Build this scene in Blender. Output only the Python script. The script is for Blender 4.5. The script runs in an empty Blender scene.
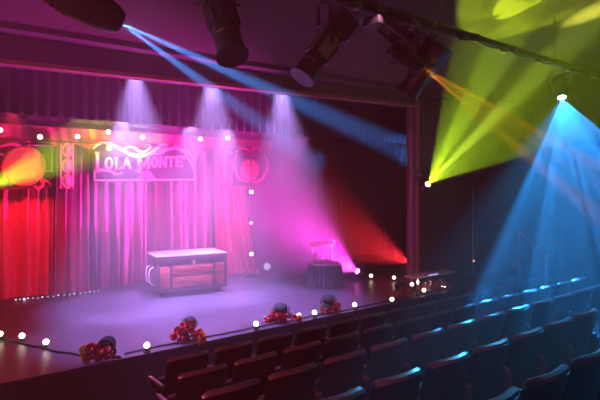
import bpy, bmesh, math, random
from mathutils import Vector, Matrix, Quaternion
random.seed(7)
R = math.radians
C = bpy.context.scene.collection
sc = bpy.context.scene

# ------------------------------------------------------------------ camera frame
CAM_Z = 2.6
CF = (.603, .797)          # horizontal forward direction of the camera in world x, y
CR = (.797, -.603)         # camera right
HOR = 186.0
STAGE_Z = 0.62
def W(px, py, Z):
    X = (px-300)/500*Z
    return Vector((CR[0]*X+CF[0]*Z, CR[1]*X+CF[1]*Z, CAM_Z-(py-HOR)/500*Z))
def qf(px): return CF[1]-.603*(px-300)/500
def WD(px, py, D): return W(px, py, D/qf(px))
def G(px, py, z=STAGE_Z): return W(px, py, (CAM_Z-z)*500/(py-HOR))

# ------------------------------------------------------------------ materials
def nt(m):
    m.use_nodes = True
    return m.node_tree
def mat(name, col, rough=.6, metal=0, spec=.5, col2=None, scale=8, bump=0, bscale=40, coat=0, stretch=(1,1,1), sheen=0, detail=4, contrast=(.35,.65), coords='Object'):
    m = bpy.data.materials.new(name); t = nt(m); n = t.nodes; l = t.links
    b = n['Principled BSDF']
    b.inputs['Base Color'].default_value = (*col, 1); b.inputs['Roughness'].default_value = rough
    b.inputs['Metallic'].default_value = metal; b.inputs['Specular IOR Level'].default_value = spec
    b.inputs['Coat Weight'].default_value = coat; b.inputs['Sheen Weight'].default_value = sheen
    tc = n.new('ShaderNodeTexCoord'); mp = n.new('ShaderNodeMapping'); mp.inputs['Scale'].default_value = stretch
    l.new(tc.outputs[coords], mp.inputs[0])
    if col2 is not None:
        nz = n.new('ShaderNodeTexNoise'); nz.inputs['Scale'].default_value = scale; nz.inputs['Detail'].default_value = detail
        l.new(mp.outputs[0], nz.inputs['Vector'])
        r = n.new('ShaderNodeValToRGB'); r.color_ramp.elements[0].position = contrast[0]; r.color_ramp.elements[1].position = contrast[1]
        r.color_ramp.elements[0].color = (*col, 1); r.color_ramp.elements[1].color = (*col2, 1)
        l.new(nz.outputs['Fac'], r.inputs[0]); l.new(r.outputs[0], b.inputs['Base Color'])
    if bump:
        nb = n.new('ShaderNodeTexNoise'); nb.inputs['Scale'].default_value = bscale; nb.inputs['Detail'].default_value = 3
        l.new(mp.outputs[0], nb.inputs['Vector'])
        bp = n.new('ShaderNodeBump'); bp.inputs['Strength'].default_value = bump; bp.inputs['Distance'].default_value = .01
        l.new(nb.outputs['Fac'], bp.inputs['Height']); l.new(bp.outputs[0], b.inputs['Normal'])
    return m
def emis(name, col, s, sample='AUTO'):
    m = bpy.data.materials.new(name); t = nt(m); n = t.nodes
    n.remove(n['Principled BSDF']); e = n.new('ShaderNodeEmission')
    e.inputs[0].default_value = (*col, 1); e.inputs[1].default_value = s
    t.links.new(e.outputs[0], n['Material Output'].inputs[0])
    m.cycles.emission_sampling = sample
    return m
M = {}
M['stage'] = mat('stage_floor_paint', (.03,.026,.04), .38, col2=(.06,.053,.078), scale=5, bump=.12, bscale=9, stretch=(1,5,1), spec=.6, detail=8)
M['black'] = mat('black_paint', (.012,.012,.014), .55, bump=.1)
M['fascia'] = mat('stage_front_black', (.012,.01,.012), .7, col2=(.02,.018,.02), scale=4)
M['carpet'] = mat('auditorium_carpet', (.018,.01,.014), .95, col2=(.03,.015,.02), scale=60, bump=.3, bscale=200)
M['wall'] = mat('auditorium_wall_paint', (.10,.085,.10), .85, col2=(.13,.11,.125), scale=2.5, bump=.1, bscale=12)
M['ceil'] = mat('ceiling_paint', (.08,.042,.048), .9, col2=(.095,.05,.055), scale=1.2, bump=.08, bscale=10)
M['header'] = mat('proscenium_paint', (.10,.06,.08), .7, col2=(.13,.075,.1), scale=3)
M['trimwood'] = mat('proscenium_trim_wood', (.42,.16,.13), .45, col2=(.5,.2,.15), scale=8)
M['blackcloth'] = mat('black_velour', (.03,.02,.028), .95, sheen=.3, bump=.2, bscale=90)
M['border'] = mat('border_cloth', (.022,.014,.02), .9, sheen=.3, bump=.2, bscale=90)
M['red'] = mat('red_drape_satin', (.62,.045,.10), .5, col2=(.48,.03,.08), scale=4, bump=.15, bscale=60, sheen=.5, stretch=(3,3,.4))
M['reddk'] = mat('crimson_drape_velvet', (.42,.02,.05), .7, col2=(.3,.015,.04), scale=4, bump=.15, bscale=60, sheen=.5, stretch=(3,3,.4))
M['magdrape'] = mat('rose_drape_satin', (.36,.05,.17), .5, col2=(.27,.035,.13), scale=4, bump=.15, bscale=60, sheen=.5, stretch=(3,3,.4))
M['board'] = mat('sign_board_plum', (.022,.010,.025), .7, col2=(.035,.014,.035), scale=5)
M['gold'] = mat('painted_gold', (.95,.46,.34), .5, col2=(.98,.52,.38), scale=20)
M['rosepaint'] = mat('painted_rose_pink', (.85,.08,.22), .5, col2=(.95,.15,.3), scale=25)
M['disc'] = mat('cameo_disc_orange', (.85,.28,.06), .55, col2=(.95,.38,.12), scale=14)
M['trunk'] = mat('dark_trunk_leather', (.16,.06,.075), .5, col2=(.22,.085,.095), scale=9, bump=.15)
M['trunkwood'] = mat('brightened_red_plank', (.95,.16,.12), .42, col2=(.42,.08,.06), scale=6, bump=.2, bscale=20, stretch=(.6,4,5))  # plank red raised in the colour, in place of a pink front light
M['trunktop'] = mat('worn_trunk_top', (.26,.13,.16), .4, col2=(.36,.2,.23), scale=7, stretch=(.5,4,1))
M['brass'] = mat('aged_brass', (.85,.5,.28), .35, metal=1)
M['chrome'] = mat('white_enamel_pipe', (.8,.74,.72), .3)
M['steel'] = mat('grey_steel', (.28,.27,.28), .4, metal=.8)
M['rail'] = mat('brown_painted_rail', (.75,.35,.38), .5)
M['lamp'] = mat('black_lantern_metal', (.03,.03,.033), .38, spec=.6, col2=(.04,.04,.044), scale=10)
M['lamp2'] = mat('lantern_aluminium_tube', (.28,.28,.27), .35, metal=.6)
M['seatcloth'] = mat('oxblood_seat_cloth', (.10,.014,.025), .55, col2=(.13,.018,.03), scale=30, bump=.2, bscale=160, sheen=.25)
M['seatshell'] = mat('seat_back_shell', (.016,.005,.008), .5, col2=(.022,.007,.01), scale=20, bump=.05, spec=.5)
M['seatlip'] = mat('glossy_seat_back_rim', (.26,.14,.17), .30, col2=(.3,.16,.19), scale=30, spec=.7)
M['armwood'] = mat('varnished_armrest_wood', (.35,.18,.16), .25, col2=(.25,.12,.1), scale=9, stretch=(1,8,1), coat=.5)
M['rose'] = mat('red_rose_petal', (.9,.012,.02), .6, col2=(.5,.005,.012), scale=20, sheen=.3)
M['roseyel'] = mat('yellow_rose_petal', (.95,.6,.06), .5, col2=(.85,.45,.04), scale=20)
M['rosepale'] = mat('pale_pink_rose_petal', (.9,.5,.5), .5, col2=(.95,.62,.6), scale=20)
M['leaf'] = mat('dark_green_leaf', (.03,.07,.03), .5, col2=(.05,.11,.04), scale=15)
M['hat'] = mat('black_felt', (.01,.009,.011), .8, bump=.2, bscale=80)
M['cable'] = mat('black_rubber_cable', (.012,.012,.012), .5)
M['fringe'] = mat('purple_black_fringe_cloth', (.03,.01,.03), .8, col2=(.06,.02,.05), scale=20, stretch=(6,6,.3), bump=.3)
M['glitter'] = mat('silver_tinsel', (.6,.5,.6), .25, metal=.7, col2=(.25,.1,.2), scale=60)
M['redsign'] = mat('red_scroll_sign_paint', (.8,.08,.09), .5, col2=(.9,.2,.12), scale=30, stretch=(1,1,3))
M['blueedge'] = emis('glowing_blue_edge', (.35,.4,1), 2.0, 'NONE')
M['bulb'] = emis('warm_globe_bulb', (1,.80,.55), 7.0, 'AUTO')
M['bulbfar'] = emis('warm_white_bulb', (1,.80,.66), 5.0, 'NONE')
M['fairy'] = emis('cool_fairy_light', (.75,.65,1), 2.2, 'NONE')
M['redpin'] = emis('red_pilot_light', (1,.3,.2), 2.0, 'NONE')

# ------------------------------------------------------------------ mesh helpers
class MB:
    def __init__(s, mx=None):
        s.bm = bmesh.new(); s.mx = mx or Matrix()
    def v(s, p): return s.bm.verts.new(s.mx @ Vector(p))
    def face(s, vs):
        try: return s.bm.faces.new(vs)
        except ValueError: return None
    def box(s, c, d, rot=None, bev=0):
        c = Vector(c); r = rot or Matrix()
        vs = [s.v(c + r @ Vector((x*d[0]/2, y*d[1]/2, z*d[2]/2))) for x in (-1,1) for y in (-1,1) for z in (-1,1)]
        fs = [s.face([vs[i] for i in q]) for q in ((0,1,3,2),(4,6,7,5),(0,4,5,1),(2,3,7,6),(0,2,6,4),(1,5,7,3))]
        if bev:
            es = {e for f in fs for e in f.edges}
            bmesh.ops.bevel(s.bm, geom=list(es), offset=bev, segments=2, affect='EDGES', profile=.5)
        return s
    def bb(s, a, b, bev=0):
        return s.box([(a[i]+b[i])/2 for i in range(3)], [abs(b[i]-a[i]) for i in range(3)], None, bev)
    def tube(s, pts, r, n=8, cap=True, flat=None):
        pts = [Vector(p) for p in pts]; rings = []
        rs = r if isinstance(r, (list, tuple)) else [r]*len(pts)
        up = None
        for i, p in enumerate(pts):
            t = (pts[min(i+1, len(pts)-1)] - pts[max(i-1, 0)])
            t = t.normalized() if t.length > 1e-9 else Vector((0,0,1))
            if up is None:
                up = t.orthogonal().normalized()
            else:
                up = (up - t*up.dot(t)); up = up.normalized() if up.length > 1e-6 else t.orthogonal().normalized()
            w = t.cross(up)
            ring = []
            for k in range(n):
                a = 2*math.pi*k/n; o = up*math.cos(a)*rs[i] + w*math.sin(a)*rs[i]
                if flat: 
                    fn = Vector(flat[0]); o = o - fn*o.dot(fn)*(1-flat[1])
                ring.append(s.v(p+o))
            rings.append(ring)
        for a, b in zip(rings, rings[1:]):
            for k in range(n): s.face([a[k], a[(k+1)%n], b[(k+1)%n], b[k]])
        if cap: s.face(rings[0][::-1]); s.face(rings[-1])
        return s
    def lathe(s, prof, n=20, c=(0,0,0), axis=None):
        # prof: (r, z) list along axis
        c = Vector(c); q = Vector((0,0,1)).rotation_difference(Vector(axis or (0,0,1))).to_matrix()
        rings = []
        for r, z in prof:
            if r < 1e-6: rings.append([s.v(c + q @ Vector((0,0,z)))])
            else: rings.append([s.v(c + q @ Vector((r*math.cos(2*math.pi*k/n), r*math.sin(2*math.pi*k/n), z))) for k in range(n)])
        for a, b in zip(rings, rings[1:]):
            for k in range(n):
                k2 = (k+1) % n
                if len(a) == 1 and len(b) == 1: continue
                if len(a) == 1: s.face([a[0], b[k2], b[k]])
                elif len(b) == 1: s.face([a[k], a[k2], b[0]])
                else: s.face([a[k], a[k2], b[k2], b[k]])
        if len(rings[0]) > 1: s.face(rings[0][::-1])
        if len(rings[-1]) > 1: s.face(rings[-1])
        return s
    def ball(s, c, r, n=14, sc=(1,1,1)):
        c = Vector(c); prof = [(math.sin(math.pi*i/(n//2)), -math.cos(math.pi*i/(n//2))) for i in range(n//2+1)]
        rings = []
        for pr, pz in prof:
            if pr < 1e-6: rings.append([s.v(c+Vector((0,0,pz*r*sc[2])))])
            else: rings.append([s.v(c+Vector((pr*r*sc[0]*math.cos(2*math.pi*k/n), pr*r*sc[1]*math.sin(2*math.pi*k/n), pz*r*sc[2]))) for k in range(n)])
        for a, b in zip(rings, rings[1:]):
            for k in range(n):
                k2 = (k+1) % n
                if len(a) == 1: s.face([a[0], b[k2], b[k]])
                elif len(b) == 1: s.face([a[k], a[k2], b[0]])
                else: s.face([a[k], a[k2], b[k2], b[k]])
        return s
    def prism(s, poly, off):
        off = Vector(off); a = [s.v(p) for p in poly]; b = [s.v(Vector(p)+off) for p in poly]
        s.face(a[::-1]); s.face(b)
        for i in range(len(poly)):
            j = (i+1) % len(poly); s.face([a[i], a[j], b[j], b[i]])
        return s
    def grid(s, f, nu, nv, th=None):
        g = [[Vector(f(i/nu, j/nv)) for j in range(nv+1)] for i in range(nu+1)]
        A = [[s.v(p) for p in row] for row in g]
        for i in range(nu):
            for j in range(nv): s.face([A[i][j], A[i+1][j], A[i+1][j+1], A[i][j+1]])
        if th:
            th = Vector(th)
            B = [[s.v(p+th) for p in row] for row in g]
            for i in range(nu):
                for j in range(nv): s.face([B[i][j], B[i][j+1], B[i+1][j+1], B[i+1][j]])
            for i in range(nu):
                s.face([A[i][0], B[i][0], B[i+1][0], A[i+1][0]]); s.face([A[i][nv], A[i+1][nv], B[i+1][nv], B[i][nv]])
            for j in range(nv):
                s.face([A[0][j], A[0][j+1], B[0][j+1], B[0][j]]); s.face([A[nu][j], B[nu][j], B[nu][j+1], A[nu][j+1]])
        return s
    def build(s, name, m, parent=None, smooth=True, loc=None):
        bmesh.ops.recalc_face_normals(s.bm, faces=s.bm.faces)
        me = bpy.data.meshes.new(name); s.bm.to_mesh(me); s.bm.free()
        me.materials.append(M[m] if isinstance(m, str) else m)
        if smooth:
            for p in me.polygons: p.use_smooth = True
            try: me.set_sharp_from_angle(angle=R(38))
            except Exception: pass
        o = bpy.data.objects.new(name, me); C.objects.link(o)
        if parent is not None: o.parent = parent
        if loc is not None: o.location = loc
        return o
def empty(name, loc, label, cat, group=None, rz=0):
    o = bpy.data.objects.new(name, None); C.objects.link(o); o.location = loc; o.rotation_euler = (0,0,rz)
    o.empty_display_size = .1
    return tag(o, label, cat, group)
def tag(o, label, cat, group=None):
    o['label'] = label; o['category'] = cat
    if group: o['group'] = group
    return o
def struct(o): o['kind'] = 'structure'; return o
def rebase(o, p):
    "move a mesh's vertices so its origin is at p (world coordinates kept)"
    o.data.transform(Matrix.Translation(-Vector(p))); o.location = p; return o
def copy_tree(o, parent=None):
    c = o.copy(); C.objects.link(c); c.parent = parent
    for ch in [x for x in o.children]: copy_tree(ch, c)
    return c
ORD = ['first','second','third','fourth','fifth','sixth','seventh','eighth','ninth','tenth','eleventh','twelfth','thirteenth','fourteenth','fifteenth','sixteenth']

# ------------------------------------------------------------------ the room
PY = 6.7                                   # proscenium plane
OPL, OPR = -.9, 8.04                       # opening
struct(MB().bb((-4.2, -3.2, -.3), (12.9, 7.0, 0)).build('floor', 'carpet', smooth=False))
struct(MB().bb((-4.2, -3.2, 0), (12.9, .95-.2, .68)).bb((-4.2, -3.2, .68), (12.9, -.05, .85)).build('floor', 'carpet', smooth=False)).name = 'floor_rear_tier'
ceil = MB()
ceil.prism([(-4.2, 7.0, 4.24), (12.9, 7.0, 4.46), (12.9, -3.2, 6.25), (-4.2, -3.2, 6.25)], (0,0,.12))
struct(ceil.build('ceiling', 'ceil', smooth=False))
struct(MB().bb((-4.4, -3.2, 0), (-4.2, 7, 6.2)).build('wall_left', 'wall', smooth=False))
wr = MB().bb((12.6, -3.2, 0), (12.8, 7, 6.2)); struct(wr.build('wall_right', 'wall', smooth=False))
struct(MB().bb((-4.4, -3.4, 0), (12.8, -3.2, 6.4)).build('wall_rear', 'wall', smooth=False))
struct(MB().bb((OPR, PY, 0), (12.8, PY+.25, 4.6)).build('wall_proscenium_right', 'header', smooth=False))
struct(MB().bb((-4.4, PY, 0), (OPL, PY+.25, 4.4)).build('wall_proscenium_left', 'header', smooth=False))
# header over the opening, its soffit rising slightly to the right
def hz(x): return 3.98 + (x+.9)*.028
hd = MB().prism([(OPL-.1, PY-.02, hz(OPL)), (OPR+.1, PY-.02, hz(OPR)), (OPR+.1, PY-.02, 4.7), (OPL-.1, PY-.02, 4.5)], (0,.24,0))
struct(hd.build('wall_header', 'header', smooth=False))
tr = MB().prism([(OPL, PY-.07, hz(OPL)-.02), (OPR+.05, PY-.07, hz(OPR)-.02), (OPR+.05, PY-.07, hz(OPR)+.035), (OPL, PY-.07, hz(OPL)+.035)], (0,.07,0))
struct(tr.build('trim_1', 'trimwood', smooth=False))
t2 = MB().bb((OPR-.005, PY-.06, STAGE_Z), (OPR+.03, PY, 4.3)).bb((OPR-.11, PY+.02, STAGE_Z), (OPR-.09, PY+.06, 4.3))
struct(t2.build('trim_2', 'trimwood', smooth=False))
# cove moulding where the ceiling meets the header
cv = MB().prism([(-4.1, PY-.30, 4.30), (12.6, PY-.30, 4.50), (12.6, PY-.02, 4.52), (-4.1, PY-.02, 4.26)], (0,0,.1))
struct(cv.build('trim_3', 'header', smooth=False))
# dado board along the right wall
struct(MB().bb((12.54, -3.2, 1.05), (12.6, 6.7, 1.15)).build('trim_4', 'header', smooth=False))
# stage house
struct(MB().bb((-4.2, 5.84, 0), (10.4, 13.2, STAGE_Z-.03)).build('stage_block', 'fascia', smooth=False))
struct(MB().bb((-4.2, 5.80, STAGE_Z-.03), (10.4, 13.2, STAGE_Z)).build('floor_stage', 'stage', smooth=False))
struct(MB().bb((-4.4, 11.6, 0), (12.8, 11.8, 6)).build('wall_back', 'blackcloth', smooth=False))
struct(MB().bb((12.8, 6.9, 0), (13.0, 11.8, 6)).build('wall_stage_right', 'blackcloth', smooth=False))
struct(MB().bb((-4.6, 6.9, 0), (-4.4, 11.8, 6)).build('wall_stage_left', 'blackcloth', smooth=False))
struct(MB().bb((-4.6, 6.9, 5.6), (13.0, 11.8, 5.8)).build('ceiling_stage', 'black', smooth=False))

# pleated cloth borders over the stage
def border(y, zb, name, label, x0=-2.6, x1=9.8, per=.16, amp=.035, m='border'):
    ph = [random.uniform(0, 6) for _ in range(200)]
    def f(u, v):
        x = x0 + (x1-x0)*u; z = zb + (5.4-zb)*v
        return (x, y + amp*math.sin(x/per*2*math.pi + .8*math.sin(x*1.7)) , z + .006*math.sin(x*9))
    o = MB().grid(f, 620, 3, (0,.012,0)).build(name, m)
    tag(o, label, 'stage border'); return rebase(o, ((x0+x1)/2, y, 5.4))
border(7.75, 3.58, 'border_curtain', 'dark pleated cloth border hanging just behind the front header')
border(9.2, 3.70, 'border_curtain', 'dark cloth border hanging upstage, in front of the red set top', per=.3, amp=.02)

# ------------------------------------------------------------------ drapes
def drape(x0, x1, y, z0, z1, per, amp, m, label, flare=0, lean=0, group='red drapes of the backdrop', seed=1, name='drape', side=0):
    rnd = random.Random(seed); ks = [(rnd.uniform(.6,1.6)/per, rnd.uniform(0,6.28), rnd.uniform(.3,1)) for _ in range(4)]
    w = x1-x0; tot = sum(k[2] for k in ks)
    def f(u, v):
        t = 1-v
        x = x0 + w*u + side*(t**2)*u
        a = amp*(.8+.75*t)
        s = sum(k[2]*math.sin(6.283*k[0]*(u*w)*(1-.10*t*flare) + k[1] + .5*math.sin(t*2.2+k[1])) for k in ks)/tot
        return (x + .02*math.sin(x*30+t*3), y + a*s*1.6 - lean*t*t, z0 + (z1-z0)*v)
    o = MB().grid(f, max(30, int(w/.018)), 16, (0,.008,0)).build(name, m)
    tag(o, label, 'curtain', group); return rebase(o, ((x0+x1)/2, y, z1))
YB = 10.0
zt = 3.6
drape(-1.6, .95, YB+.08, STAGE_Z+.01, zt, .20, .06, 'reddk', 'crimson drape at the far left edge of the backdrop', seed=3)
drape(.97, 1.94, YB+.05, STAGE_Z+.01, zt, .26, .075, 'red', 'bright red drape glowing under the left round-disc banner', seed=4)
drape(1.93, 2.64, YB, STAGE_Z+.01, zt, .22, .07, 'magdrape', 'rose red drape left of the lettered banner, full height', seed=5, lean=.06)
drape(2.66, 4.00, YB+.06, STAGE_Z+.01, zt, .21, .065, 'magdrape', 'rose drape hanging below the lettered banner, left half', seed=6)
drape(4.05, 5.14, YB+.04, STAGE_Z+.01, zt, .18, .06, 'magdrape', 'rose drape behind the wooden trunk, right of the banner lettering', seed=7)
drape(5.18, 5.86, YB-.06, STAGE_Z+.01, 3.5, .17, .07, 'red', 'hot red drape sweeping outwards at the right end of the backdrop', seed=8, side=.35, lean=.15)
# scalloped red valance along the set top
vs = MB()
def fv(u, v):
    x = -.6 + 7.2*u; sw = abs(math.sin(x*math.pi/.72))
    zb = 3.30 + .12*(1-sw)
    return (x, YB-.17 + .010*math.sin(x*27+v*2+2*math.sin(x*3)) , zb + (3.66-zb)*v)
o = vs.grid(fv, 380, 5, (0,.01,0)).build('valance', 'red'); tag(o, 'red scalloped valance across the top of the backdrop', 'curtain'); rebase(o, (3, YB-.17, 3.66))

# ------------------------------------------------------------------ flat decorated banners (drawn in the plane at YS)
YS = 9.76
def S(px, py, dy=0): return WD(px, py, YS) + Vector((0, dy, 0))
def curve(pts, n=10):
    P = [Vector((p[0], p[1], 0)) for p in pts]; out = []
    for i in range(len(P)-1):
        p0 = P[max(i-1,0)]; p1 = P[i]; p2 = P[i+1]; p3 = P[min(i+2, len(P)-1)]
        for k in range(n):
            t = k/n
            out.append(.5*((2*p1)+(p2-p0)*t+(2*p0-5*p1+4*p2-p3)*t*t+(-p0+3*p1-3*p2+p3)*t**3))
    out.append(P[-1]); return [(p.x, p.y) for p in out]
def swash(mb, pts, r, dy=-.02, n=8, taper=True):
    c = curve(pts, n); L = len(c)
    rr = [r*(.35+.65*math.sin(math.pi*(i+.5)/L)) if taper else r for i in range(L)]
    mb.tube([S(x, y, dy) for x, y in c], rr, 6, flat=((0,1,0), .5))
def stroke(mb, x0, y0, x1, y1, w, dy=-.025):
    a = Vector((x0, y0)); b = Vector((x1, y1)); d = (b-a).normalized(); nrm = Vector((-d.y, d.x))*w/2
    mb.prism([S(*(a+nrm), dy), S(*(b+nrm), dy), S(*(b-nrm), dy), S(*(a-nrm), dy)], (0,-.018,0))
def ringglyph(mb, cx, cy, rx, ry, w):
    n = 16
    for k in range(n):
        a = 2*math.pi*k/n; b = 2*math.pi*(k+1)/n
        q = [S(cx+(rx)*math.cos(a), cy+ry*math.sin(a), -.025), S(cx+rx*math.cos(b), cy+ry*math.sin(b), -.025),
             S(cx+(rx-w)*math.cos(b), cy+(ry-w*.8)*math.sin(b), -.025), S(cx+(rx-w)*math.cos(a), cy+(ry-w*.8)*math.sin(a), -.025)]
        mb.prism(q, (0,-.018,0))
def serif(mb, x, y, w=3.2, h=1.2): stroke(mb, x-w/2, y, x+w/2, y, h)
def glyph(mb, ch, x, y0, y1, w, t=2.0):
    "draw one slab letter; x left, y0 top, y1 baseline (photo px in the banner's plane)"
    xr = x+w
    if ch == 'L':
        stroke(mb, x+t/2+.6, y0, x+t/2+.6, y1, t); serif(mb, x+t/2+.6, y0+.4, t+2.2); stroke(mb, x, y1-.6, xr, y1-.6, 1.3); stroke(mb, xr-.6, y1-3.2, xr-.6, y1, 1.1)
    elif ch == 'O': ringglyph(mb, x+w/2, (y0+y1)/2, w/2, (y1-y0)/2, t)
    elif ch == 'A':
        m_ = x+w/2; stroke(mb, m_, y0, x+.8, y1, t*.75); stroke(mb, m_, y0, xr-.8, y1, t); stroke(mb, x+w*.25, y0+(y1-y0)*.65, x+w*.75, y0+(y1-y0)*.65, 1)
        serif(mb, x+.8, y1-.4, 2.6, 1); serif(mb, xr-.8, y1-.4, 2.8, 1)
    elif ch == 'M':
        stroke(mb, x+1, y0, x+1, y1, t*.8); stroke(mb, xr-1, y0, xr-1, y1, t); m_ = x+w/2
        stroke(mb, x+1, y0, m_, y1-1.5, t*.8); stroke(mb, xr-1, y0, m_, y1-1.5, t*.8); serif(mb, x+.6, y0+.4, 3); serif(mb, x+1, y1-.4, 3.2); serif(mb, xr-1, y1-.4, 3.4)
        serif(mb, xr-.6, y0+.4, 3)
    elif ch == 'N':
        stroke(mb, x+1, y0, x+1, y1, t*.8); stroke(mb, xr-1, y0, xr-1, y1, t*.8); stroke(mb, x+1, y0+.5, xr-1, y1-.5, t*.9)
        serif(mb, x+1, y0+.4, 2.8, 1); serif(mb, x+1, y1-.4, 2.8, 1); serif(mb, xr-1, y0+.4, 2.8, 1)
    elif ch == 'T':
        m_ = x+w/2; stroke(mb, m_, y0, m_, y1, t); stroke(mb, x, y0+.7, xr, y0+.7, 1.5); stroke(mb, x+.4, y0, x+.4, y0+3, .9); stroke(mb, xr-.4, y0, xr-.4, y0+3, .9); serif(mb, m_, y1-.4, 3.4, 1)
    elif ch == 'E':
        stroke(mb, x+t/2+.3, y0, x+t/2+.3, y1, t)
        for yy, e in ((y0+.6, 0), ((y0+y1)/2, 1), (y1-.6, 0)): stroke(mb, x, yy, xr-e, yy, 1.2)
        stroke(mb, xr-.4, y0, xr-.4, y0+2.6, .9); stroke(mb, xr-.4, y1-2.6, xr-.4, y1, .9)
def board(px0, px1, top, bot, name='board', parent=None):
    "cloth-covered board whose top follows a list of px points"
    poly = [S(x, y) for x, y in top] + [S(x, y) for x, y in bot]
    return MB().prism(poly, (0,.03,0)).build(name, 'board', parent, smooth=False)

e = empty('banner', (0,0,0), 'shaped dark banner with ornate LOLA MONTE lettering above the rose drapes', 'sign')
top = curve([(93,147),(98,143.5),(105,142),(116,144),(128,147),(139,146.5),(150,144.5),(163,144),(176,145.5),(188,149),(195,154)], 4)
board(93, 195, top, [(195.5,181),(93,182.5)], parent=e)
mb = MB()
glyph(mb, 'L', 94.8, 152, 170, 9.5, 3.0)
glyph(mb, 'O', 104.2, 157.2, 169.6, 8.6, 2.3)
glyph(mb, 'L', 114, 157.6, 169.3, 7.2, 2.2)
glyph(mb, 'A', 121.8, 157.4, 169, 9.0, 2.0)
glyph(mb, 'M', 137, 155.4, 168.6, 12, 2.3)
glyph(mb, 'O', 150, 156.6, 167.6, 7.6, 2.1)
glyph(mb, 'N', 158.3, 156.4, 167.4, 7.8, 2.0)
glyph(mb, 'T', 166.6, 156.3, 167.2, 7.4, 2.1)
glyph(mb, 'E', 174.6, 156.2, 167, 7.2, 2.0)
swash(mb, [(95,171),(102,170.5),(109,171),(114,173.5),(120,173.5),(122,171.5)], .030)
swash(mb, [(135,169.5),(138,172),(140,169),(139,163)], .03)
mb.build('lettering', 'gold', e)
mb = MB()
stroke(mb, 94, 180.3, 195, 179.6, 1.7); stroke(mb, 94.2, 170.5, 94.2, 181, 1.5); stroke(mb, 193.8, 172, 193.8, 180, 1.2)
stroke(mb, 94, 171, 98, 172.5, 1.0)
mb.build('border', 'gold', e)
mb = MB()
swash(mb, [(93,149),(97,145),(104,142.5),(112,144),(122,150),(132,155),(142,155.5),(150,153.5),(156,149),(162,145),(166,146),(163,149),(158,152)], .042)
swash(mb, [(104,143),(109,145.5),(110.5,148.5),(108,149.5),(107,147.8),(108.4,147)], .022)
swash(mb, [(122,150),(128,147),(134,148),(140,152),(146,151),(150,147),(147,145),(144,147)], .028)
swash(mb, [(150,153),(158,154),(166,150),(174,148),(181,150),(186,155),(183,158),(180,155.5)], .028)
swash(mb, [(186,158),(190,162),(192.5,168),(194,174)], .024)
swash(mb, [(170,149),(174,146.4),(180,147),(188,152),(194,160)], .02)
mb.build('scrollwork', 'gold', e)
mb = MB()
for k in range(7):
    a = k*2*math.pi/7; p = S(146+3.4*math.cos(a), 176+2.6*math.sin(a), -.03); mb.ball(p, .06, 10, (1,.4,1))
mb.ball(S(146, 175.6, -.045), .08, 12, (1,.5,1)); mb.ball(S(140, 178, -.03), .045, 10, (1.6,.4,.8)); mb.ball(S(152, 178, -.03), .045, 10, (1.6,.4,.8))
mb.build('painted_rose', 'rosepaint', e)

# left banner with the round disc
e = empty('banner', (0,0,0), 'dark framed banner with an orange round disc and scrolls, left of the lettering', 'sign')
board(0,52, [(-42,142),(-20,146),(0,149),(20,142),(53,144)], [(53,187),(-42,193)], parent=e)
mb = MB(); c0 = S(24,166,-.02)
mb.lathe([(.0,0),(.335,0),(.345,.02),(.32,.045),(.0,.05)], 40, c0+Vector((0,.02,0)), (0,-1,0)); mb.build('disc', 'disc', e)
mb = MB()
for pts in ([(16,168),(20,158),(26,156),(30,162),(28,172),(22,176)], [(20,170),(24,164),(29,168)]): swash(mb, pts, .02, -.04)
mb.build('cameo_relief', 'gold', e)
mb = MB()
stroke(mb, 33, 145.6, 51.5, 146, 1.5); stroke(mb, 51, 145.5, 51, 172, 1.5); stroke(mb, 39, 171.6, 51, 171, 1.2)
mb.build('border', 'gold', e)
mb = MB()
swash(mb, [(-6,150),(2,146),(10,144),(18,146),(24,151),(22,154.5),(19,153)], .032)
swash(mb, [(18,148),(24,147.5),(29,150),(28,146),(33,145)], .024)
swash(mb, [(-6,158),(0,154.5),(4,156),(5,159),(1,160)], .026)
swash(mb, [(32,185),(34,178),(40,178),(43,184),(39,188),(34,186)], .028); swash(mb, [(40,182),(46,181),(51,185)], .022)
mb.build('scrollwork', 'rosepaint', e)

# carved column panels
def column(pxc, wpx, y0, y1, label):
    e = empty('column_panel', (0,0,0), label, 'decorative panel', 'painted column panels on the set')
    MB().prism([S(pxc-wpx/2, y0, -.12), S(pxc+wpx/2, y0, -.12), S(pxc+wpx/2, y1, -.12), S(pxc-wpx/2, y1, -.12)], (0,.05,0)).build('board', 'reddk', e, smooth=False)
    mb = MB()
    n = 3; h = (y1-y0)/n
    for k in range(n):
        yc = y0+h*(k+.5)
        swash(mb, [(pxc, yc-h*.45), (pxc+wpx*.36, yc), (pxc, yc+h*.45)], .028, -.14, taper=False)
        swash(mb, [(pxc, yc-h*.45), (pxc-wpx*.36, yc), (pxc, yc+h*.45)], .028, -.14, taper=False)
        mb.ball(S(pxc, yc, -.13), .07, 10, (1,.5,1.4))
    swash(mb, [(pxc-wpx*.4, y0+1), (pxc-wpx*.4, y1-1)], .014, -.14, taper=False); swash(mb, [(pxc+wpx*.4, y0+1), (pxc+wpx*.4, y1-1)], .014, -.14, taper=False)
    mb.build('scrollwork', 'gold', e)
column(65, 15, 143, 189, 'gold scrolled column panel between the disc banner and lettered banner')
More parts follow.
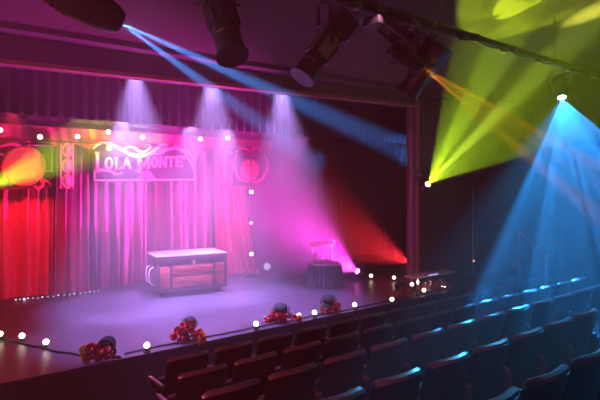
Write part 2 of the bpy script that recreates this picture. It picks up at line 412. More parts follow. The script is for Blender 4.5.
# right medallion banner
e = empty('banner', (0,0,0), 'faint rose banner with a round medallion at the right end of the set', 'sign')
board(233,268, [(234,149),(250,146),(267,151)], [(267,186),(234,186)], parent=e)
mb = MB(); mb.lathe([(.0,0),(.24,0),(.25,.02),(.22,.045),(.0,.05)], 32, S(249,170,0), (0,-1,0)); mb.build('disc', 'rosepaint', e)
mb = MB()
swash(mb, [(235,152),(242,148),(249,151),(256,148),(264,152)], .03); swash(mb, [(264,154),(267,166),(262,178),(252,182)], .03); swash(mb, [(236,154),(233.5,166),(238,178),(248,182)], .03)
mb.build('scrollwork', 'rosepaint', e)

# a dark masking flat behind the right end of the set and black legs in the wing
def leg(x0, x1, y, label):
    rnd = random.Random(int(x0*10)); ph = rnd.uniform(0,6)
    o = MB().grid(lambda u, v: (x0+(x1-x0)*u, y+.05*math.sin(u*(x1-x0)*6.283/.19+ph), STAGE_Z+.01+(4.9-STAGE_Z)*v), 80, 2, (0,.01,0)).build('leg_curtain', 'blackcloth')
    tag(o, label, 'curtain', 'black masking curtains in the wings'); rebase(o, ((x0+x1)/2, y, 5.4))
leg(8.9, 10.6, 8.6, 'black masking curtain in the right wing, nearer the audience')
leg(8.4, 11.0, 10.4, 'black masking curtain at the upstage right corner')

# set bulbs
def setbulb(px, py, i, label):
    p = WD(px, py, YS-.42 if py > 150 else YS-.3)
    e = empty('globe_bulb', p, label, 'light bulb', 'round bulbs on the backdrop frame')
    MB().ball((0,0,0), .043, 12).build('globe', 'bulbfar', e)
    MB().lathe([(.02,.0),(.024,.03),(.028,.06),(.012,.09)], 10, (0,.03,0), (0,1,0)).build('socket', 'black', e)
    return e
names = ['at the far left above the disc banner', 'above the orange disc', 'above the scrolled column panel', 'above the first letter of the banner', 'above the middle of the lettering', 'just right of the lettered banner', 'above the right medallion banner edge']
for i, (px, py) in enumerate([(0,130),(40,137),(77.5,136.5),(108.5,132),(142.5,137),(200.5,139),(228,138)]):
    setbulb(px, py, i, 'small round warm bulb glowing ' + names[i])
# batten carrying the top bulbs, poles carrying the side bulbs
tag(MB().tube([(-1.2, YS-.26, 3.38), (6.6, YS-.26, 3.38)], .012, 6).build('light_batten', 'black'), 'thin black batten carrying the bulbs across the set top', 'batten')
pole = MB(); p1 = WD(251.5,192,YS-.38)
pole.tube([(p1.x, p1.y+.02, STAGE_Z), (p1.x, p1.y+.02, 3.4)], .014, 8).lathe([(.14,0),(.14,.015),(.02,.03)], 16, (p1.x, p1.y+.02, STAGE_Z))
tag(rebase(pole.build('bulb_pole', 'black'), (p1.x, p1.y, STAGE_Z)), 'thin black upright carrying bulbs at the right end of the set', 'pole')
setbulb(251.5,192,8,'round warm bulb high on the upright at the right set end')
setbulb(251.5,254,9,'round warm bulb low on the upright at the right set end')
setbulb(251,223,10,'pale bulb midway up the upright at the right set end').scale = (.6,)*3

# ------------------------------------------------------------------ trunk
ft_l = G(157.5, 298.5); ft_r = G(226.5, 291)
ang = math.atan2(ft_r.y-ft_l.y, ft_r.x-ft_l.x); TW = (ft_r-ft_l).length; TD = .80
e = empty('trunk', (ft_l + (ft_r-ft_l)/2 + Vector((-math.sin(ang), math.cos(ang), 0))*TD/2), 'large low wooden travelling trunk with red plank panels standing on the stage', 'trunk', rz=ang)
hw, hd_ = TW/2, TD/2; zb, ztp = .09, .73
MB().bb((-hw, -hd_+.02, zb), (hw, hd_, ztp-.1), .01).build('body', 'trunk', e)
MB().bb((-hw-.015, -hd_, ztp-.17), (hw+.015, hd_+.015, ztp-.03), .012).build('lid', 'trunk', e)
MB().bb((-hw-.02, -hd_-.01, ztp-.03), (hw+.02, hd_+.02, ztp), .008).build('top_panel', 'trunktop', e)
for x0, x1, z0, z1, nm in ((-hw+.27, hw-.27, .16, .345, 0), (-hw+.27, hw-.27, .36, .545, 0), (-hw+.04, -hw+.22, .16, .55, 1), (hw-.22, hw-.04, .16, .35, 1), (hw-.22, hw-.04, .36, .55, 1)):
    pn = MB().bb((x0, -hd_-.012, z0), (x1, -hd_+.03, z1), .008)
    pn.build('plank_panel', 'trunkwood', e)
MB().bb((-hw-.01, -hd_-.008, zb), (hw+.01, -hd_+.03, zb+.055), .006).bb((-hw-.01, -hd_-.012, zb), (-hw+.03, -hd_+.03, .6), .006).bb((hw-.03, -hd_-.012, zb), (hw+.01, -hd_+.03, .6), .006).bb((-hw+.225, -hd_-.01, zb), (-hw+.26, -hd_+.03, .6)).bb((hw-.26, -hd_-.01, zb), (hw-.225, -hd_+.03, .6)).bb((-hw+.25, -hd_-.008, .345), (hw-.25, -hd_+.03, .36)).build('edge_binding', 'trunk', e)
for x in (0,):
    MB().bb((x-.035, -hd_-.02, ztp-.2), (x+.035, -hd_, ztp-.09), .006).ball((x, -hd_-.025, ztp-.16), .018, 10).build('latch', 'brass', e)
for y in (-.12, .12):
    pts = [(-hw-.005, y, .19), (-hw-.07, y, .23), (-hw-.085, y, .33), (-hw-.085, y, .42), (-hw-.06, y, .49), (-hw-.005, y, .51)]
    MB().tube(pts, .014, 8).build('handle', 'chrome', e)
for x in (-hw+.1, hw-.1):
    for y in (-hd_+.1, hd_-.1):
        MB().lathe([(.042,-.016),(.042,.016)], 16, (x, y, .042), (1,0,0)).bb((x-.03, y-.02, .05), (x+.03, y+.02, .095)).build('castor', 'black', e)

# ------------------------------------------------------------------ small show stand with the scroll sign
b = G(331.5, 286.5); b.y += .2
e = empty('show_stand', b, 'small round stand with dark fringed skirt and a red sign on posts', 'stand', rz=R(-8))
rnd = random.Random(5)
def fsk(u, v):
    a = u*2*math.pi; r = .31 + .03*(1-v) + .016*math.sin(a*26) + .008*math.sin(a*11+v*4) + (.03*(1-v)**6)
    return (r*math.cos(a)*1.05, r*math.sin(a), .012 + .47*v)
MB().grid(fsk, 208, 10).build('skirt', 'fringe', e)
MB().lathe([(.0,.455),(.325,.455),(.335,.475),(.325,.49),(.0,.49)], 32).build('tabletop', 'trunk', e)
mb = MB()
for k in range(60):
    a = rnd.uniform(0, 6.28); r = rnd.uniform(.02,.29); h = rnd.uniform(.03,.075); x, y = r*math.cos(a), r*math.sin(a)
    mb.tube([(x, y, .485), (x+rnd.uniform(-.03,.03), y+rnd.uniform(-.03,.03), .49+h)], [.012,.004], 5)
mb.lathe([(0,.483),(.3,.483),(.29,.496),(0,.499)], 24); mb.build('tinsel', 'glitter', e)
for x in (-.23, .23):
    MB().tube([(x, .1, .48), (x, .1, .93)], .011, 8).ball((x, .1, .60), .018, 10).build('post', 'brass', e)
mb = MB().bb((-.25, .085, .84), (.25, .115, .95), .01)
mb.ball((-.27,.1,.91), .035, 12, (1,.5,1)).ball((.27,.1,.91), .035, 12, (1,.5,1)).build('sign_panel', 'redsign', e)
MB().tube([(-.29,.095,.957),(-.15,.095,.965),(0,.095,.958),(.15,.095,.965),(.29,.095,.957)], .014, 8).tube([(-.25,.09,.838),(.25,.09,.838)], .01, 8).build('sign_moulding', 'brass', e)

e.scale = (1, 1, .9)
# ------------------------------------------------------------------ globe footlights
def foot_light(p, label, r=.036, group='globe footlights around the stage edge'):
    e = empty('footlight', p, label, 'footlight', group)
    MB().lathe([(.045,0),(.045,.012),(.022,.018),(.022,.05),(.017,.055)], 14).build('socket', 'black', e)
    MB().ball((0,0,.05+r*.85), r, 16).build('globe', 'bulb', e)
    return e
front = [(0,340),(22,342),(46,348.5),(147,352),(205,341.5),(257,330),(303,322.5),(320,319.5),(358,310.5)]
flab = ['leftmost in the row, cut by the photo edge','second from the left on the open stage corner','third from the left, left of the first flower hat','between the first and second flower hats','just right of the second flower hat','just left of the third flower hat','right of the third flower hat','beside the left of the fourth flower hat','on the bare edge right of the fourth flower hat']
fl0 = None; footpos = []
for (px, py), lb in zip(front, flab):
    p = G(px, py)
    if p.y < 5.86: p.y = 5.86
    footpos.append(p)
    if fl0 is None: fl0 = foot_light(p, 'lit round footlight globe, ' + lb); c = fl0
    else:
        c = copy_tree(fl0); c.location = p
    c['label'] = 'lit round footlight globe, ' + lb
more = [(314.5,273.5,'standing behind the fringed show stand'), (371,279.5,'on the right stage edge, nearest the magenta lamp'), (394,281.5,'on the right stage edge, left of the red lamp beam'), (392,304,'touching the fifth flower hat, on its left side'), (412,288.5,'left of the low bench, behind the small pale candles'), (424,294.5,'on the front edge below the low bench')]
for px, py, lb in more:
    p = G(px, py); c = copy_tree(fl0); c.location = p; c['label'] = 'lit round footlight globe ' + lb
c = copy_tree(fl0); c.location = G(443.5,290.5); c['label'] = 'lit round footlight globe furthest right along the stage edge'

# cable linking the footlights, lying on the stage
def cable_from(pts, r, label, name='cable', m='cable'):
    out = []
    for i in range(len(pts)-1):
        a, b_ = Vector(pts[i]), Vector(pts[i+1]); n = max(4, int((b_-a).length/.06))
        for k in range(n):
            t = k/n; p = a.lerp(b_, t); s_ = math.sin(t*math.pi)
            out.append((p.x + .012*math.sin(i+t*9), p.y + .03*s_*math.sin(i*2.1+1) + .01*math.sin(t*23), STAGE_Z+r))
    out.append(tuple(pts[-1]))
    o = MB().tube(out, r, 6).build(name, m); return tag(rebase(o, out[0]), label, 'cable')
cable_from([Vector((-.6,8.2,STAGE_Z+.012)), G(-18,335), G(8,340), G(30,346), G(56,352), G(88,357), Vector((G(100,357).x, 5.95, STAGE_Z+.012))], .012, 'black cable joining the globe footlights at the left stage corner')
cable_from([(1.9,5.93,STAGE_Z+.01),(3.2,5.93,STAGE_Z+.01),(4.6,5.93,STAGE_Z+.01),(6.2,5.93,STAGE_Z+.01),(7.6,5.95,STAGE_Z+.01)], .01, 'black cable running along the front stage edge behind the flowers')

# ------------------------------------------------------------------ flower trimmed hats
def rose_mesh(mb, c, r, rnd):
    ax = Vector((rnd.uniform(-.6,.6), -1+rnd.uniform(-.3,.5), rnd.uniform(.1,1))).normalized()
    q = Vector((0,0,1)).rotation_difference(ax).to_matrix().to_4x4()
    old = mb.mx; mb.mx = old @ Matrix.Translation(c) @ q
    for ring, (rr, n, tilt, h) in enumerate(((.25,3,.1,.75),(.5,4,.35,.7),(.8,5,.7,.55),(1.0,6,1.05,.35))):
        for k in range(n):
            a = 2*math.pi*k/n + ring*.7; w = 2.2*math.pi/n*.62
            def f(u, v, a=a, w=w, rr=rr, tilt=tilt, h=h):
                aa = a + (u-.5)*2*w; rad = r*(rr*.45 + rr*.55*v + .12*v*v*tilt); z = r*(h*v - .35*tilt*v*v*.6 - .12*(u-.5)**2*4*v)
                return (rad*math.cos(aa), rad*math.sin(aa), z)
            mb.grid(f, 4, 3)
    mb.mx = old
def flower_hat(p, label, rx, roses, hat, leaves=26, ribbon=False, seed=0, rz=None):
    "roses: list of (dx along stage, dy, dz, r, kind)"
    rnd = random.Random(seed)
    e = empty('flower_hat', p, label, 'flower arrangement', 'flower trimmed black hats along the stage edge', rz=rz if rz is not None else R(-30))
    hx, hy, hz_, hr, tilt = hat
    mx = Matrix.Translation((hx, hy, hz_)) @ Matrix.Rotation(R(tilt), 4, 'X') @ Matrix.Rotation(R(rnd.uniform(-12,12)), 4, 'Y')
    prof = [(0,0),(hr*1.35,0),(hr*1.42,.012),(hr*1.34,.02),(hr*.95,.02),(hr*.93,hr*.55),(hr*.82,hr*.92),(hr*.5,hr*1.1),(0,hr*1.14)]
    MB(mx).lathe(prof, 28).build('hat', 'hat', e)
    if ribbon:
        pts = [(hx+hr*1.3*math.cos(a), hy-.05, max(.015, hz_*.3+.02+hr*1.9*math.sin(a))) for a in [math.pi*k/14 for k in range(15)]]
        MB().tube(pts, .016, 7, flat=((0,1,0),.8)).build('hoop_ribbon', 'hat', e)
        MB().tube([(hx+hr*1.3,hy-.05,.02),(hx+hr*1.8,hy-.02,.014),(hx+hr*2.1,hy-.05,.014)], [.016,.02,.01], 6).build('ribbon_tail', 'hat', e)
    for (dx, dy, dz, r, kind) in roses:
        mb = MB(); rose_mesh(mb, Vector((dx, dy, dz)), r, rnd)
        o = mb.build('rose', {'r':'rose','y':'roseyel','p':'rosepale'}[kind], e)
        if kind != 'r': o['label'] = 'yellow rose' if kind == 'y' else 'pale pink rose'
    mb = MB()
    for k in range(leaves):
        a = rnd.uniform(0, 6.28); x = rnd.uniform(-rx, rx); y = rnd.uniform(-.08,.08)
        b0 = Vector((x, y, rnd.uniform(.015,.12))); d = Vector((math.cos(a), math.sin(a)*.6, rnd.uniform(.1,1.0))).normalized(); L = rnd.uniform(.06,.11)
        s_ = d.cross(Vector((0,0,1))).normalized()*L*.28; up = Vector((0,0,-.015))
        m1 = b0+d*L*.5; tip = b0+d*L+up
        vs_ = [mb.v(b0), mb.v(m1+s_), mb.v(tip), mb.v(m1-s_), mb.v(m1+Vector((0,0,.012)))]
        for i in range(4): mb.face([vs_[i], vs_[(i+1)%4], vs_[4]])
    mb.build('leaves', 'leaf', e)
    return e
def gy(px, py):
    p = WD(px, 200, 5.96); p.z = STAGE_Z; return p
def bush(n, rx, h, r, rnd, kinds='r'):
    out = []
    for k in range(n):
        x = rnd.uniform(-rx, rx); t = 1-(x/rx)**2*.6
        out.append((x, rnd.uniform(-.1,-.02), rnd.uniform(.035, h*t), rnd.uniform(.75,1.15)*r, rnd.choice(kinds)))
    return out
rn = random.Random(11)
flower_hat(gy(100,356.5), 'flower hat nearest the left stage corner, red and yellow blooms under a black hoop', .17,
    [(-.15,-.06,.12,.055,'y'),(-.13,-.08,.06,.045,'y'),(-.07,-.08,.14,.06,'r'),(-.06,-.09,.07,.05,'r'),(.02,-.09,.05,.045,'r'),(.09,-.10,.12,.055,'r'),(.12,-.09,.07,.04,'r'),(-.12,-.1,.03,.035,'y')]+bush(12,.16,.16,.036,rn),
    (.07,.02,.14,.08,50), ribbon=True, seed=1)
flower_hat(gy(188,348.5), 'flower hat second from the left, full red rose mound with yellow at right', .17,
    bush(34,.19,.24,.042,rn)+[(.17,-.1,.06,.05,'y'),(.15,-.11,.03,.045,'y'),(.19,-.09,.10,.035,'y')], (.02,.03,.22,.075,20), seed=2)
flower_hat(gy(283,328), 'flower hat third from the left, black crown with low spreading red roses', .23,
    bush(30,.26,.16,.04,rn), (-.03,.03,.16,.095,30), seed=3)
flower_hat(gy(330,317.5), 'flower hat fourth from the left, red roses close against right of black crown', .14,
    [(.06,-.08,.12,.05,'r'),(.09,-.09,.07,.05,'r'),(.04,-.1,.06,.045,'r'),(.11,-.07,.13,.04,'r'),(.08,-.1,.03,.045,'r'),(-.08,-.1,.04,.04,'r')]+bush(10,.15,.13,.038,rn), (-.02,.03,.17,.095,40), seed=4)
flower_hat(gy(405,303), 'flower hat fifth from the left, dark crown behind a footlight with red roses', .22,
    bush(24,.22,.19,.04,rn), (-.08,.03,.18,.075,30), seed=5)
flower_hat(gy(434,296.5), 'flower hat furthest right, pale pink and red roses under the low bench', .26,
    bush(20,.3,.25,.042,rn,'r')+bush(10,.26,.24,.045,rn,'p'), (.05,.05,.10,.065,30), seed=6)

# electric candles by the last flower hat
for i, (px, py, lb) in enumerate([(417.5,290.5,'taller left electric candle glowing beside the pink flowers'), (428,291,'lower electric candle glowing among the pink flowers'), (437,291,'short electric candle glowing at the right of the pink flowers')]):
    p = G(px, py); p.y = min(max(p.y, 6.1), 6.2)
    e = empty('electric_candle', p, lb, 'candle', 'electric candles by the pink flowers')
    MB().lathe([(.03,0),(.03,.09+.03*(i==0)),(.0,.09+.03*(i==0))], 12).build('wax_body', 'rosepale', e)
    MB().ball((0,0,.125+.04*(i==0)), .03, 10, (.8,.8,1.5)).build('flame_bulb', 'bulbfar', e)

# low bench at the right end of the stage edge
a = G(409, 290); 
c0 = WD(410, 276.5, 6.45); c1 = WD(449, 275, 6.45); zt_ = c0.z
e = empty('bench', ((c0.x+c1.x)/2, 6.45, STAGE_Z), 'low narrow bench at the right end of the stage edge behind flowers', 'bench')
hw2 = (c1.x-c0.x)/2; hh = zt_-STAGE_Z
MB().bb((-hw2, -.15, hh-.03), (hw2, .15, hh), .006).build('bench_top', 'rosepale', e)
for x in (-hw2+.1, hw2-.1):
    for y in (-.11,.11): MB().bb((x-.02, y-.02, 0), (x+.02, y+.02, hh-.03)).build('leg', 'black', e)
MB().bb((-hw2+.36, -.158, hh-.004), (.05, -.146, hh+.012)).build('glowing_edge', 'blueedge', e)  # blue edge of the bench top, given an emissive material

# small stand with a pilot light in the dark on the right
p = Vector((WD(473, 272, 6.3).x, 6.3, STAGE_Z))
e = empty('microphone_stand', p, 'thin black stand with a tiny red pilot light near the right wall', 'stand')
MB().lathe([(.13,0),(.13,.015),(.02,.03)], 18).build('base', 'black', e)
MB().tube([(0,0,.02),(0,0,1.95)], .011, 8).build('pole', 'steel', e)
MB().tube([(0,0,.42),(-.55,0,.44)], .009, 6).build('boom', 'steel', e)
MB().ball((.0,-.02,.38), .022, 10).build('pilot_lamp', 'redpin', e)

# fairy lights at the foot of the backdrop, left
pts = [G(px, py) for px, py in ((14,301.5),(26,300),(40,299),(56,297),(72,295.5),(88,293.5),(100,292))]
e = empty('fairy_lights', pts[0], 'string of tiny cool fairy lights along the foot of the left drapes', 'fairy lights')
path = []
for a_, b_ in zip(pts, pts[1:]):
    for k in range(6): q = a_.lerp(b_, k/6); path.append(q - pts[0] + Vector((0, .03*math.sin(k*1.3+len(path)), .008)))
MB().tube(path, .006, 5).build('wire', 'cable', e)
for k, q in enumerate(path[1::2]):
    MB().ball(q + Vector((0,0,.016)), .010 + .012*(k == 2) + .004*(k % 3 == 0), 8).build('mini_bulb', 'fairy', e)

# LED par on the stage floor by the upright
def par_can(p, label, aim, r, ledm, leds=True, zc=.2):
    e = empty('par_lamp', p, label, 'stage lamp')
    d = Vector(aim).normalized(); c = Vector((0,0,zc))
    MB().lathe([(.0,-.15),(r*.8,-.15),(r,-.1),(r,.04),(r*.93,.04),(r*.93,.0),(.0,.0)], 24, c, d).build('body', 'lamp', e)
    side = d.cross(Vector((0,0,1))).normalized()
    MB().tube([c+side*(r+.015), Vector((0,0,.012))+side*(r+.015)], .01, 6).tube([c-side*(r+.015), Vector((0,0,.012))-side*(r+.015)], .01, 6).tube([Vector((0,0,.012))+side*(r+.03), Vector((0,0,.012))-side*(r+.03)], .012, 6).build('bracket', 'black', e)
    mb = MB(); q = Vector((0,0,1)).rotation_difference(d).to_matrix()
    if leds:
        for rr, n in ((0,1),(r*.42,6),(r*.76,10)):
            for k in range(n):
                a = 2*math.pi*k/n; cc = c + q @ Vector((rr*math.cos(a), rr*math.sin(a), .006)); mb.ball(cc, r*.13, 8)
    else: mb.lathe([(0,.012),(r*.5,.012),(r*.88,.005),(r*.88,.0)], 24, c, d)
    mb.build('lens', ledm, e)
    return e, Vector(p)+c
tocam = lambda p: (Vector((0,0,CAM_Z))-Vector(p)).normalized()
M['ledw'] = emis('white_led_dots', (.8,.7,1), 2.2, 'NONE')
M['magl'] = emis('magenta_lamp_lens', (1,.12,.75), 22, 'NONE')
M['redl'] = emis('red_lamp_lens', (1,.05,.03), 1.5, 'NONE')
M['lavl'] = emis('lavender_lamp_lens', (.7,.5,1), 10, 'NONE')
M['cyl'] = emis('cyan_lamp_lens', (.35,.75,1), 30, 'NONE')
M['grl'] = emis('lime_lamp_lens', (.75,1,.15), 30, 'NONE')
M['orl'] = emis('amber_lamp_lens', (1,.42,.03), 10, 'NONE')
p = G(267, 272.5); par_can(p, 'small floor lamp with a ring of white dots by the right set end', tocam(p), .085, 'ledw', zc=.14)

# tiny props at the foot of the upright
for i, (px, py, lb) in enumerate([(251,272.5,'small pale prop bottle lying left at the foot of the upright'), (257.5,273.5,'small pale prop jar at the foot of the upright')]):
    p = G(px, py); e = empty('prop_jar', p, lb, 'jar', 'small pale props by the upright')
    MB().lathe([(.03,0),(.034,.05),(.02,.07),(.02,.085)], 12).build('jar_body', 'chrome', e); MB().lathe([(.023,.085),(.023,.1),(0,.1)], 12).build('lid', 'brass', e)

# ------------------------------------------------------------------ lights
HALF = {}
def spot(name, p, target, watts, col, deg, blend=.3, r=.02, gobo=None, n2=None):
    ld = bpy.data.lights.new(name, 'SPOT'); ld.energy = watts; ld.color = col; ld.spot_size = R(deg); ld.spot_blend = blend; ld.shadow_soft_size = r
    o = bpy.data.objects.new(name, ld); C.objects.link(o); o.location = p
    o.rotation_euler = (Vector(target)-Vector(p)).to_track_quat('-Z', 'Y').to_euler()
    if gobo:
        ld.use_nodes = True; t = ld.node_tree; n = t.nodes; l = t.links; em = n['Emission']
        tc = n.new('ShaderNodeTexCoord'); sp = n.new('ShaderNodeSeparateXYZ'); l.new(tc.outputs['Normal'], sp.inputs[0])
        ab = n.new('ShaderNodeMath'); ab.operation = 'ABSOLUTE'; l.new(sp.outputs[2], ab.inputs[0])
        ct = n.new('ShaderNodeCombineXYZ')
        for i in (0,1):
            dv = n.new('ShaderNodeMath'); dv.operation = 'DIVIDE'; l.new(sp.outputs[i], dv.inputs[0]); l.new(ab.outputs[0], dv.inputs[1])
            ml = n.new('ShaderNodeMath'); ml.operation = 'MULTIPLY'; ml.inputs[1].default_value = 1/math.tan(R(deg/2)); l.new(dv.outputs[0], ml.inputs[0]); l.new(ml.outputs[0], ct.inputs[i])
        rt = n.new('ShaderNodeVectorRotate'); rt.rotation_type = 'Z_AXIS'; rt.inputs['Angle'].default_value = R(gobo.get('rot', 0)); l.new(ct.outputs[0], rt.inputs['Vector'])
        s2 = n.new('ShaderNodeSeparateXYZ'); l.new(rt.outputs[0], s2.inputs[0])
        mr = n.new('ShaderNodeMath'); mr.operation = 'MULTIPLY_ADD'; mr.inputs[1].default_value = .5; mr.inputs[2].default_value = .5; l.new(s2.outputs[0], mr.inputs[0])
        if 'noise' in gobo:
            nz = n.new('ShaderNodeTexNoise'); nz.inputs['Scale'].default_value = gobo['noise']; nz.inputs['Detail'].default_value = gobo.get('detail', 1.5)
            ad = n.new('ShaderNodeVectorMath'); ad.operation = 'ADD'; ad.inputs[1].default_value = gobo.get('off', (0,0,0)); l.new(rt.outputs[0], ad.inputs[0]); l.new(ad.outputs[0], nz.inputs['Vector'])
            mr = n.new('ShaderNodeMath'); mr.operation = 'MULTIPLY'; mr.inputs[1].default_value = 1; l.new(nz.outputs['Fac'], mr.inputs[0])
        if 'petals' in gobo:
            def mth(op, a, b=None):
                q = n.new('ShaderNodeMath'); q.operation = op
                for i_, v_ in enumerate((a, b)):
                    if v_ is None: continue
                    if isinstance(v_, (int, float)): q.inputs[i_].default_value = v_
                    else: l.new(v_, q.inputs[i_])
                return q.outputs[0]
            ph = mth('ARCTAN2', s2.outputs[1], s2.outputs[0])
            r_ = mth('SQRT', mth('ADD', mth('MULTIPLY', s2.outputs[0], s2.outputs[0]), mth('MULTIPLY', s2.outputs[1], s2.outputs[1])))
            rg = gobo.get('rings', 2)
            ring = mth('FLOOR', mth('MULTIPLY', r_, rg))
            c_ = mth('COSINE', mth('ADD', mth('MULTIPLY', ph, gobo['petals']), mth('MULTIPLY', ring, 1.9)))
            d_ = mth('COSINE', mth('MULTIPLY', mth('ADD', r_, .5/rg), 6.2832*rg)) if rg else c_
            mr = n.new('ShaderNodeMath'); mr.operation = 'MULTIPLY_ADD'; mr.inputs[1].default_value = .25; mr.inputs[2].default_value = .5
            if 'bands' in gobo:
                tot = None
                for N_, r0, wd in gobo['bands']:
                    az = mth('MULTIPLY', mth('ADD', mth('COSINE', mth('MULTIPLY', ph, N_)), .25), 1.6)
                    az = mth('MAXIMUM', mth('MINIMUM', az, 1), 0)
                    rb = mth('POWER', mth('DIVIDE', mth('SUBTRACT', r_, r0), wd), 2)
                    rb = mth('EXPONENT', mth('MULTIPLY', rb, -1))
                    v_ = mth('MULTIPLY', az, rb); tot = v_ if tot is None else mth('ADD', tot, v_)
                l.new(tot, mr.inputs[0]); mr.inputs[1].default_value = 1; mr.inputs[2].default_value = 0
            elif rg:
                q1 = mth('MULTIPLY', mth('ADD', c_, 1), mth('ADD', d_, 1)); l.new(q1, mr.inputs[0]); mr.inputs[2].default_value = 0
            else: l.new(mth('ADD', c_, d_), mr.inputs[0])
        rp = n.new('ShaderNodeValToRGB'); cr = rp.color_ramp; l.new(mr.outputs[0], rp.inputs[0])
        st = gobo['stops']
        while len(cr.elements) < len(st): cr.elements.new(.5)
        for el, (ps, v) in zip(cr.elements, st): el.position = ps; el.color = (v, v, v, 1)
        l.new(rp.outputs[0], em.inputs['Strength'])
    return o
def stripes(n, lo, hi, seed, duty=.5, edge=.25):
    rnd = random.Random(seed); st = [(0, lo)]
    for k in range(n):
        a = .03+.94*k/n; w = .94/n*duty*rnd.uniform(.7,1.2); v = hi*rnd.uniform(.5,1)
        st += [(a, lo), (a+w*edge, v), (a+w*(1-edge), v), (min(.999, a+w), lo)]
    st = sorted(st)[:31]; st.append((1, lo)); return st

# --- lantern models; local frame: optics look along -Z of mx
def lantern_mx(p, d):
    q = Vector(d).to_track_quat('-Z', 'Y'); return Matrix.Translation(p) @ q.to_matrix().to_4x4()
PIPE_Y, PIPE_Z = 3.4, 4.32
def clamp(e, base, px_, pz):
    "hook clamp and drop bolt between pipe and the yoke top"
    MB().tube([Vector((px_, PIPE_Y, PIPE_Z+.04))-base, Vector((px_, PIPE_Y, pz))-base], .014, 8).box(Vector((px_, PIPE_Y, PIPE_Z))-base, (.045,.08,.08)).build('clamp', 'steel', e)
def yoke(e, mx, w, top):
    "u shaped bracket from the two sides of the body to the clamp"
    a = mx @ Vector((w, 0, 0)); b_ = mx @ Vector((-w, 0, 0)); up = Vector((0,0,1))
    pts = [a, Vector((a.x, a.y, top.z-.06)).lerp(top, .15), top + (a-b_).normalized()*.05, top - (a-b_).normalized()*.05, Vector((b_.x, b_.y, top.z-.06)).lerp(top, .15), b_]
    MB().tube(pts, .014, 6).build('yoke', 'lamp', e)
def profile_lantern(c, d, label, L=.68, w=.10, side=False, lens=None, base=None):
    c = Vector(c); mx = lantern_mx(Vector((0,0,0)), d)
    e = empty('profile_lantern', c, label, 'stage lantern', 'stage lanterns hung from the ceiling pipe')
    # lamp house (finned) at +Z, barrel to -Z
    mb = MB(mx)
    mb.box((0,0,L*.32), (w*2.0, w*2.0, L*.34), None, .02)
    for k in range(5): mb.box((0,0,L*(.2+.06*k)), (w*2.25, w*2.25, .012))
    mb.lathe([(w*.6,L*.5),(w*.75,L*.47),(w*.9,L*.44)], 14, (0,0,0))
    mb.build('lamp_house', 'lamp', e)
    mb = MB(mx); mb.lathe([(w*.86,L*.16),(w*.86,-L*.25),(w*.95,-L*.26),(w*.95,-L*.3),(w*.88,-L*.31),(w*1.0,-L*.48),(w*1.04,-L*.5),(w*1.0,-L*.505),(w*.95,-L*.46),(0,-L*.46)], 22)
    mb.build('lens_barrel', 'lamp', e)
    mb = MB(mx)
    for s_ in (-1,1): mb.box((s_*w*.93,0,-L*.04), (.012,w*1.1,L*.30))
    mb.box((0, w*.93, -L*.04), (w*1.1,.012,L*.30)); mb.box((0, -w*.93, -L*.04), (w*1.1,.012,L*.30))
    mb.build('side_plate', 'lamp2' if side else 'lamp', e)
    for s_ in ((1,0),(-1,0),(0,1),(0,-1)):
        mb = MB(mx); mb.box((s_[0]*w*1.35, s_[1]*w*1.35, L*.13), (.02+abs(s_[0])*.05, .02+abs(s_[1])*.05, .006)); mb.ball((s_[0]*w*1.6, s_[1]*w*1.6, L*.13), .014, 8)
        mb.build('shutter_handle', 'lamp', e)
    MB(mx).lathe([(w*1.0,-L*.50),(w*1.1,-L*.50),(w*1.1,-L*.52),(w*1.0,-L*.52)], 22).build('gel_frame', 'lamp', e)
    top = Vector((c.x, PIPE_Y, PIPE_Z-.12)) - c
    yoke(e, mx, w*1.08, top); clamp(e, c, c.x, PIPE_Z-.12)
    return e
def moving_head(c, d, label, lensm, w=.13, L=.40, hang=True, mount='pipe', wallp=None):
    c = Vector(c); d = Vector(d).normalized(); mx = lantern_mx(Vector((0,0,0)), d)
    e = empty('moving_head_lamp', c, label, 'stage lamp')
    MB(mx).lathe([(0,L*.5),(w*.55,L*.49),(w*.85,L*.36),(w,L*.1),(w*.97,-L*.2),(w*.78,-L*.42),(w*.62,-L*.5),(w*.55,-L*.5),(w*.5,-L*.46),(0,-L*.46)], 26).build('head', 'lamp', e)
    mb = MB(mx)
    for k in range(4): mb.lathe([(w*(1.0-.05*k)+.006, L*(.12+.07*k)), (w*(1.0-.05*k)+.006, L*(.14+.07*k))], 26)
    mb.build('cooling_fins', 'lamp', e)
    MB(mx).lathe([(0,-L*.475),(w*.3,-L*.478),(w*.5,-L*.465)], 20).build('lens', lensm, e)
    side = d.cross(Vector((0,0,1))).normalized()
    topz = (PIPE_Z-.14 - c.z) if mount == 'pipe' else .26
    bx = Vector((0, (PIPE_Y-c.y) if mount == 'pipe' else 0, 0))
    if mount == 'wall': bx = Vector(wallp) - c; bx.z = 0
    for s_ in (-1,1):
        a = side*s_*(w+.02); MB().tube([a, a*1.15+Vector((0,0,min(topz*.5,.12))), a*1.05+bx*(1 if mount=='pipe' else .3)+Vector((0,0,topz-.03))], [.022,.03,.022], 8).build('yoke_arm', 'lamp', e)
    sgn = bx*(1 if mount=='pipe' else .3) + Vector((0,0,topz))
    MB().box(sgn, (.30,.22,.09), None, .02).build('base', 'lamp', e)
    if mount == 'pipe': clamp(e, c, c.x, PIPE_Z-.1)
    else: MB().tube([sgn, Vector((bx.x, bx.y, topz))], .02, 8).box(Vector((bx.x, bx.y-.01, topz)), (.12,.02,.2)).build('wall_bracket', 'steel', e)
    return e, c + d*L*.49

